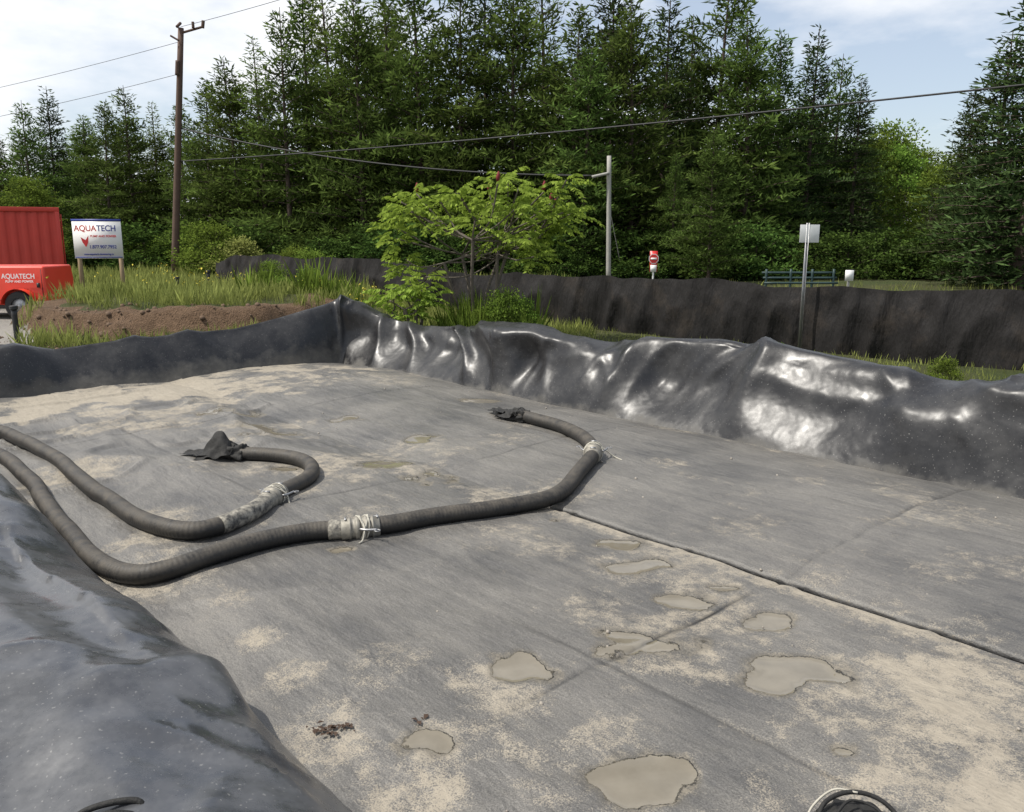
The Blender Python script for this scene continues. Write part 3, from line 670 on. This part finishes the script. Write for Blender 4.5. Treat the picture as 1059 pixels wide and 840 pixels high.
grass('tall_weeds',[(-1.2,.45,13.0,14.6,1500,.75,None),(-5.6,-3.6,17,19.5,1500,.7,None)],210,M_leaf)
for(x,y,h)in[(-.15,13.6,.95),(-.5,13.5,.7),(.15,13.9,.8),(-4.4,18.2,1.0),(-5.1,18.4,.8),(2.9,12.0,.3),(5.1,9.6,.42),(.9,12.6,.35),(3.6,11.2,.4),(-6.5,22.5,.9)]:
    put('U0' if h>.38 else 'U1','weed_plant',x,y,h,None,.8)
# goldenrod flowers
g=R(9);PB=[];
for k in range(420):
    x=-10.5+7.5*g.rand();y=16+8*g.rand()
    if vnoise(np.array([x*.8]),np.array([y*.8]),7)[0]<.0:continue
    PB.append([x,y,float(tz(x,y)[0])+.3+.3*g.rand()])
PB=np.array(PB);PB=np.repeat(PB,3,0)+g.randn(len(PB)*3,3)*.025
V,F,t=kites(PB,g.randn(len(PB),3),.05,.035,g);mesh_obj('goldenrod_flowers',V,F,M_yel,attrs={'tint':t})
# clods on spoil mound
g=R(15);parts=[]
for k in range(320):
    x=-6.3+3.6*(g.rand()*2-1);y=13.4+1.7*g.rand();zt_=float(tz(x,y)[0]);r0=.012+.045*g.rand()**3
    if peri(*[np.atleast_1d(v) for v in SW(x,y)])[0][0]<1.1:continue
    pp=np.array([[x,y,zt_-r0*.5],[x,y,zt_-r0*.1],[x,y,zt_+r0*.5],[x+r0*.2,y,zt_+r0*.8]]);parts.append(tube(pp,[r0*.7,r0,r0*.8,r0*.2],6))
V,F=merge(parts);mesh_obj('soil_clods',V,F,simple('soil',(.13,.085,.055),.95,var=.4))
# ------------------------------------------------------------------ silt fence
FP=[(13.5,5.0),(9.9,8.25),(6.95,11.05),(4.6,13.25),(1.4,16.35),(-1.9,19.4),(-5.2,22.2),(-7.2,24.2),(-9.4,26.6)]
par=empty('silt_fence')
C=catmull([(x,y,0) for x,y in FP],.06)[:,:2];Ls=np.concatenate([[0],np.cumsum(np.linalg.norm(np.diff(C,axis=0),axis=1))])
tn=np.gradient(C,axis=0);tn/=np.linalg.norm(tn,axis=1)[:,None];nn=np.stack([-tn[:,1],tn[:,0]],-1)
zg=tz(C[:,0],C[:,1]);vv=np.linspace(0,1,22);LL,VV=np.meshgrid(Ls,vv,indexing='ij')
sag=.05*np.sin(np.pi*((LL/2.3)%1))**1
top=1.08+.05*vnoise(LL*.5,0*LL,71)-sag+.02*vnoise(LL*3,0*LL,72)
dsp=.06*ridge(LL*2.4+VV*.5,VV*.8,73)*(1-.3*VV)+.03*vnoise(LL*5,VV*3,74)+.10*np.sin(np.pi*((LL/2.3)%1))*np.sin(VV*np.pi)*.5
Xf=C[:,0][:,None]+nn[:,0][:,None]*dsp;Yf=C[:,1][:,None]+nn[:,1][:,None]*dsp;Zf=zg[:,None]-.03+VV*top
mesh_obj('fabric',np.stack([Xf,Yf,Zf],-1).reshape(-1,3),grid_faces(len(Ls),22),M_fence,True,par)
pp=[]
for l in np.arange(0,Ls[-1],2.3):
    x=np.interp(l,Ls,C[:,0]);y=np.interp(l,Ls,C[:,1]);i=min(int(np.searchsorted(Ls,l)),len(Ls)-1);ox,oy=nn[i]*(-.05)
    sgn=1 if (ox*x+oy*y)>0 else -1
    pp.append(box((x+ox*sgn*2.6,y+oy*sgn*2.6,float(tz(x,y)[0])+.47),(.04,.04,1.14),.8))
V,F=merge(pp);mesh_obj('stakes',V,F,M_wood,False,par)
# ------------------------------------------------------------------ poles, wires
def cyl(p0,p1,r0,r1=None,k=12,n=8):
    p0=np.array(p0,float);p1=np.array(p1,float);t=np.linspace(0,1,n)[:,None];return tube(p0+(p1-p0)*t,np.linspace(r0,r1 if r1 else r0,n),k)
par=empty('utility_pole')
V,F=cyl((-15.35,38,0),(-14.2,38,10.75),.17,.12);mesh_obj('pole_shaft',V,F,M_pole,True,par)
V,F=merge([cyl((-14.2,38,10.55),(-13.2,37.8,10.75),.05),cyl((-13.2,37.8,10.7),(-13.15,37.8,11.0),.07),cyl((-13.6,37.8,10.7),(-13.6,37.8,10.95),.06),cyl((-14.25,37.8,10.2),(-14.6,37.8,10.4),.04),cyl((-14.3,37.8,10.75),(-14.2,38,10.95),.06),cyl((-14.45,37.82,8.8),(-14.38,37.82,9.4),.09)])
mesh_obj('pole_hardware',V,F,M_pole,True,par)
V,F=cyl((3.85,33.3,0),(3.76,33.3,5.05),.10,.085);par=empty('service_pole');mesh_obj('pole_shaft',V,F,M_pole2,True,par)
V,F=merge([cyl((3.76,33.2,4.4),(3.1,33.2,4.25),.05,.06),cyl((3.7,33.3,3.6),(4.4,34.2,1.0),.012)]);mesh_obj('bracket_and_guy',V,F,M_pole2,True,par)
def wire(name,a,b,sag,r=.02):
    a=np.array(a,float);b=np.array(b,float);t=np.linspace(0,1,60)[:,None];p=a+(b-a)*t;p[:,2]-=(4*sag*t*(1-t))[:,0]
    V,F=tube(p,r,5);mesh_obj(name,V,F,M_wire,True)
wire('overhead_wire',(-14.6,38,6.65),(3.2,33.2,4.3),.5,.035)
wire('overhead_wire',(-14.7,38,5.25),(24.2,11.4,5.9),.35,.025)
wire('overhead_wire',(-14.2,38,10.8),(6,14,8.6),.2,.010)
wire('overhead_wire',(-14.3,38,10.2),(-42,46,7.2),.4,.010)
wire('overhead_wire',(-14.4,38,8.9),(-42,46,6.0),.4,.010)
# ------------------------------------------------------------------ signs
def textobj(s,size,loc,rz,mat,par,ext=.003,sx=1.,al='CENTER'):
    cu=bpy.data.curves.new('lettering','FONT');cu.body=s;cu.size=size;cu.extrude=ext;cu.align_x=al;cu.align_y='CENTER';cu.offset=size*.015
    o=bpy.data.objects.new('lettering',cu);sc.collection.objects.link(o);o.location=loc;o.rotation_euler=(math.pi/2,0,rz);o.scale=(sx,1,1);cu.materials.append(mat);o.parent=par;return o
par=empty('company_sign',(-11.0,22.4,0));par.rotation_euler=(0,0,math.radians(8))
V,F=box((0,0,1.93),(1.22,.03,1.02));mesh_obj('board',V,F,M_white,False,par)
V,F=merge([box((0,-.019,2.415),(1.24,.012,.06)),box((0,-.019,1.45),(1.18,.01,.02))]);mesh_obj('blue_edge',V,F,M_blue,False,par)
V,F=merge([box((-.52,.06,1.2),(.09,.09,2.3)),box((.52,.06,1.0),(.09,.09,1.9))]);mesh_obj('posts',V,F,M_wood,False,par)
textobj('AQUA',.215,(-.012,-.022,2.2),0,M_signred,par,sx=.9,al='RIGHT')
textobj('TECH',.215,(-.005,-.022,2.2),0,M_blue,par,sx=.9,al='LEFT')
textobj('PUMP AND POWER',.075,(.15,-.022,2.0),0,M_signred,par)
textobj('1.877.907.7952',.125,(.12,-.022,1.72),0,M_blue,par,sx=.9)
textobj('www.aquatech-dewatering.ca',.07,(0,-.022,1.53),0,M_blue,par,sx=.9)
V=np.array([[-.42,-.025,1.98],[-.30,-.025,1.90],[-.22,-.025,2.02],[-.24,-.025,1.84],[-.30,-.025,1.72],[-.38,-.025,1.84]]);mesh_obj('logo',V,[np.array([[0,5,1],[1,5,4],[1,4,3],[1,3,2]])],M_signred,False,par)
par=empty('road_sign',(4.55,13.0,0))
V,F=box((.03,0,2.04),(.30,.006,.27));bevel(mesh_obj('sign_plate',V,F,simple('sign_back',(.62,.63,.62),.5,.1),False,par),.002)
V,F=merge([box((0,.02,1.15),(.035,.02,2.1)),box((-.02,.01,1.15),(.008,.03,2.1)),box((.02,.01,1.15),(.008,.03,2.1))]);mesh_obj('post',V,F,M_steel,False,par)
par=empty('stop_sign',(5.15,30.5,0))
a=np.arange(8)*np.pi/4+np.pi/8
def octo(r,y):
    V=np.stack([r*np.cos(a),0*a+y,r*np.sin(a)+1.2],-1);V=np.vstack([V,[[0,y,1.2]]]);return V,[np.array([[i,(i+1)%8,8] for i in range(8)])]
V,F=merge([octo(.19,0)]);mesh_obj('white_border',V,F,M_white,False,par)
V,F=merge([octo(.165,-.006),box((0,.02,1.1),(.28,.01,.75))]);mesh_obj('red_face',V,F,M_signred,False,par)
V,F=merge([box((0,-.016,1.2),(.22,.006,.07)),box((0,.005,.85),(.22,.008,.25)),box((0,.04,.6),(.06,.04,1.6))]);mesh_obj('lettering_bar_and_post',V,F,M_white,False,par)
par=empty('marker_sign',(8.15,20.2,0));V,F=box((0,0,1.07),(.2,.02,.26));mesh_obj('plate',V,F,M_white,False,par);V,F=box((0,.03,.6),(.05,.04,1.));mesh_obj('post',V,F,M_pole2,False,par)
for(x,y)in[(-8.9,22.2),(-8.1,22.3),(-8.35,13.9)]:
    z0=float(tz(x,y)[0]);V,F=merge([cyl((x,y,z0),(x,y,z0+.62),.045),cyl((x,y,z0+.62),(x,y,z0+.68),.065)]);mesh_obj('marker_stake',V,F,M_black,True)
par=empty('pipe_rack',(9.3,27,-.15));V,F=merge([cyl((-1.1+.0,k*.15,.5+.16*k),(1.3,k*.15,.5+.16*k),.035) for k in range(4)]+[cyl((x,.3,0),(x,.3,1.1),.04) for x in(-1,-.2,.5,1.2)]);mesh_obj('pipes',V,F,simple('dark_teal',(.02,.045,.045),.6),True,par)
# ------------------------------------------------------------------ container (origin at its front right corner)
par=empty('shipping_container',(-13.55,25.4,0));par.rotation_euler=(0,0,math.radians(28))
Lc=6.06;n=243;hx_=-Lc/2;xx=np.linspace(-Lc+.1,-.1,n);ph=(xx/.28)%1
off=np.where(ph<.35,0,np.where(ph<.5,(ph-.35)/.15,np.where(ph<.85,1,(1-ph)/.15)))*.036
V=np.concatenate([np.stack([xx,-off*1.+.03,np.full(n,z)],-1) for z in(.35,2.72)])
mesh_obj('corrugated_side',V,grid_faces(2,n),M_redc,False,par)
V,F=merge([box((hx_,0.0,2.78),(Lc,.1,.13)),box((hx_,0,.3),(Lc,.1,.15)),box((-Lc+.06,0,1.54),(.12,.11,2.36)),box((-.06,0,1.54),(.12,.11,2.36)),
 box((hx_,1.25,2.8),(Lc-.03,2.4,.05)),box((-.03,1.25,1.55),(.05,2.35,2.44)),box((-Lc+.03,1.25,1.55),(.05,2.35,2.44)),box((hx_,2.45,1.55),(Lc-.12,.05,2.43))]);bevel(mesh_obj('frame_and_shell',V,F,M_redc,False,par),.008)
pp=[]
for k in range(4): pp.append(cyl((.03,.35+.6*k,.45),(.03,.35+.6*k,2.65),.02))
V,F=merge(pp);mesh_obj('door_bars',V,F,M_redc,True,par)
# ------------------------------------------------------------------ pump trailer
par=empty('pump_trailer',(-11.55,18.9,.2))
V,F=box((0,.0,.74),(2.7,1.35,.84))
V=V.copy();up_=V[:,2]>1.1;V[up_,1]*=.86;V[up_,0]*=.97
bevel(mesh_obj('hood',V,F,M_red,False,par),.05,4)
V,F=merge([box((0,0,.28),(2.8,1.2,.09)),box((-2.0,0,.3),(1.4,.1,.1)),box((1.2,-.3,.12),(.06,.06,.3)),box((1.3,.3,.12),(.06,.06,.3))]);bevel(mesh_obj('chassis',V,F,M_black,False,par),.008)
pp=[]
for k in range(9): pp.append(box((-.5,-.68+.006*k,.56+.045*k),(.7,.02,.018)))
for x in(-.1,1.28): pp.append(box((x,-.664,.8),(.012,.012,.6)))
pp.append(box((0,-.676,.43),(2.6,.012,.02)))
V,F=merge(pp);mesh_obj('louvres_and_seams',V,F,simple('dark_red',(.12,.01,.008),.6),False,par)
V,F=merge([box((.05,-.67,.75),(.05,.05,.1)),box((1.2,-.67,.75),(.05,.05,.1))]);mesh_obj('latches',V,F,M_black,False,par)
textobj('AQUATECH',.15,(.78,-.675,.94),0,M_white,par,sx=.9);textobj('PUMP AND POWER',.07,(.80,-.68,.83),0,M_white,par)
WX=.80
for sy in(-.72,.72):
    a_=np.linspace(0,2*np.pi,32);prof=[(.17,-.08),(.27,-.1),(.31,-.075),(.318,0),(.31,.075),(.27,.1),(.17,.08)]
    AA,_=np.meshgrid(a_,np.arange(7),indexing='ij');rr=np.array([p[0] for p in prof])[None,:];oo=np.array([p[1] for p in prof])[None,:]
    V=np.stack([WX+rr*np.cos(AA),sy+oo+0*AA,.31+rr*np.sin(AA)],-1).reshape(-1,3);mesh_obj('tyre',V,grid_faces(32,7),M_tyre,True,par)
    V,F=merge([cyl((WX,sy-.06,.31),(WX,sy+.06,.31),.175,None,20,2),cyl((WX,sy-.09,.31),(WX,sy+.09,.31),.05,None,12,2)]);mesh_obj('wheel_hub',V,F,M_steel,False,par)
    a_=np.linspace(.1,np.pi-.1,14);V=np.concatenate([np.stack([WX+.37*np.cos(a_),0*a_+sy+o,.31+.37*np.sin(a_)],-1) for o in(-.13,.13)]);mesh_obj('fender',V,grid_faces(2,14),M_red,False,par)
V,F=merge([box((1.4,-.5,.5),(.03,.16,.09)),box((1.4,.5,.5),(.03,.16,.09))]);mesh_obj('tail_lights',V,F,M_signred,False,par)
V,F=merge([cyl((-.6,.2,1.15),(-.6,.2,1.42),.04),cyl((-.6,.2,1.4),(-.5,.2,1.5),.04)]);mesh_obj('exhaust',V,F,M_steel,True,par)
# ------------------------------------------------------------------ light, sky, camera
az=math.atan2(-.95,-.2)
el=math.radians(58)
sv=Vector((math.sin(az)*math.cos(el),math.cos(az)*math.cos(el),math.sin(el)))
ld=bpy.data.lights.new('sun','SUN');ld.energy=5.0;ld.angle=math.radians(.5);ld.color=(1,.95,.87)
lo=bpy.data.objects.new('sun',ld);sc.collection.objects.link(lo);lo.rotation_euler=sv.to_track_quat('Z','Y').to_euler();lo.location=(-10,-10,30)
w=bpy.data.worlds.new('World');sc.world=w;w.use_nodes=True;t=w.node_tree;t.nodes.clear()
out=t.nodes.new('ShaderNodeOutputWorld');bg=t.nodes.new('ShaderNodeBackground');sk=t.nodes.new('ShaderNodeTexSky')
sk.sky_type='NISHITA';sk.sun_disc=False;sk.sun_elevation=el;sk.sun_rotation=az;sk.air_density=1.0;sk.dust_density=1.2;sk.ozone_density=1.6
tc=t.nodes.new('ShaderNodeTexCoord');mp=t.nodes.new('ShaderNodeMapping');mp.inputs['Scale'].default_value=(1.,1.,2.6);mp.inputs['Location'].default_value=(.35,.2,.0)
no=t.nodes.new('ShaderNodeTexNoise');no.inputs['Scale'].default_value=2.4;no.inputs['Detail'].default_value=7;no.inputs['Roughness'].default_value=.55
sp=t.nodes.new('ShaderNodeSeparateXYZ');ma=t.nodes.new('ShaderNodeMath');ma.operation='MULTIPLY_ADD';ma.inputs[1].default_value=-.14
cr=t.nodes.new('ShaderNodeValToRGB');cr.color_ramp.elements[0].position=.42;cr.color_ramp.elements[1].position=.60
cr.color_ramp.elements[0].color=(.28,.28,.28,1)
mx=t.nodes.new('ShaderNodeMix');mx.data_type='RGBA';mx.inputs[7].default_value=(7.7,7.8,8.0,1)
L=t.links.new
L(tc.outputs['Generated'],mp.inputs[0]);L(mp.outputs[0],no.inputs['Vector']);L(tc.outputs['Generated'],sp.inputs[0]);L(sp.outputs[0],ma.inputs[0]);L(no.outputs['Fac'],ma.inputs[2])
L(ma.outputs[0],cr.inputs[0]);L(cr.outputs[0],mx.inputs[0]);L(sk.outputs[0],mx.inputs[6]);L(mx.outputs[2],bg.inputs[0]);bg.inputs[1].default_value=.14;L(bg.outputs[0],out.inputs[0])
cd=bpy.data.cameras.new('camera');cd.sensor_width=36;cd.lens=29.07;cd.clip_end=3000;cd.clip_start=.05
co=bpy.data.objects.new('camera',cd);sc.collection.objects.link(co);co.location=(0,0,2);co.rotation_euler=(math.radians(90-11.6),0,0);sc.camera=co
sc.view_settings.view_transform='Standard';sc.view_settings.look='None';sc.view_settings.exposure=0
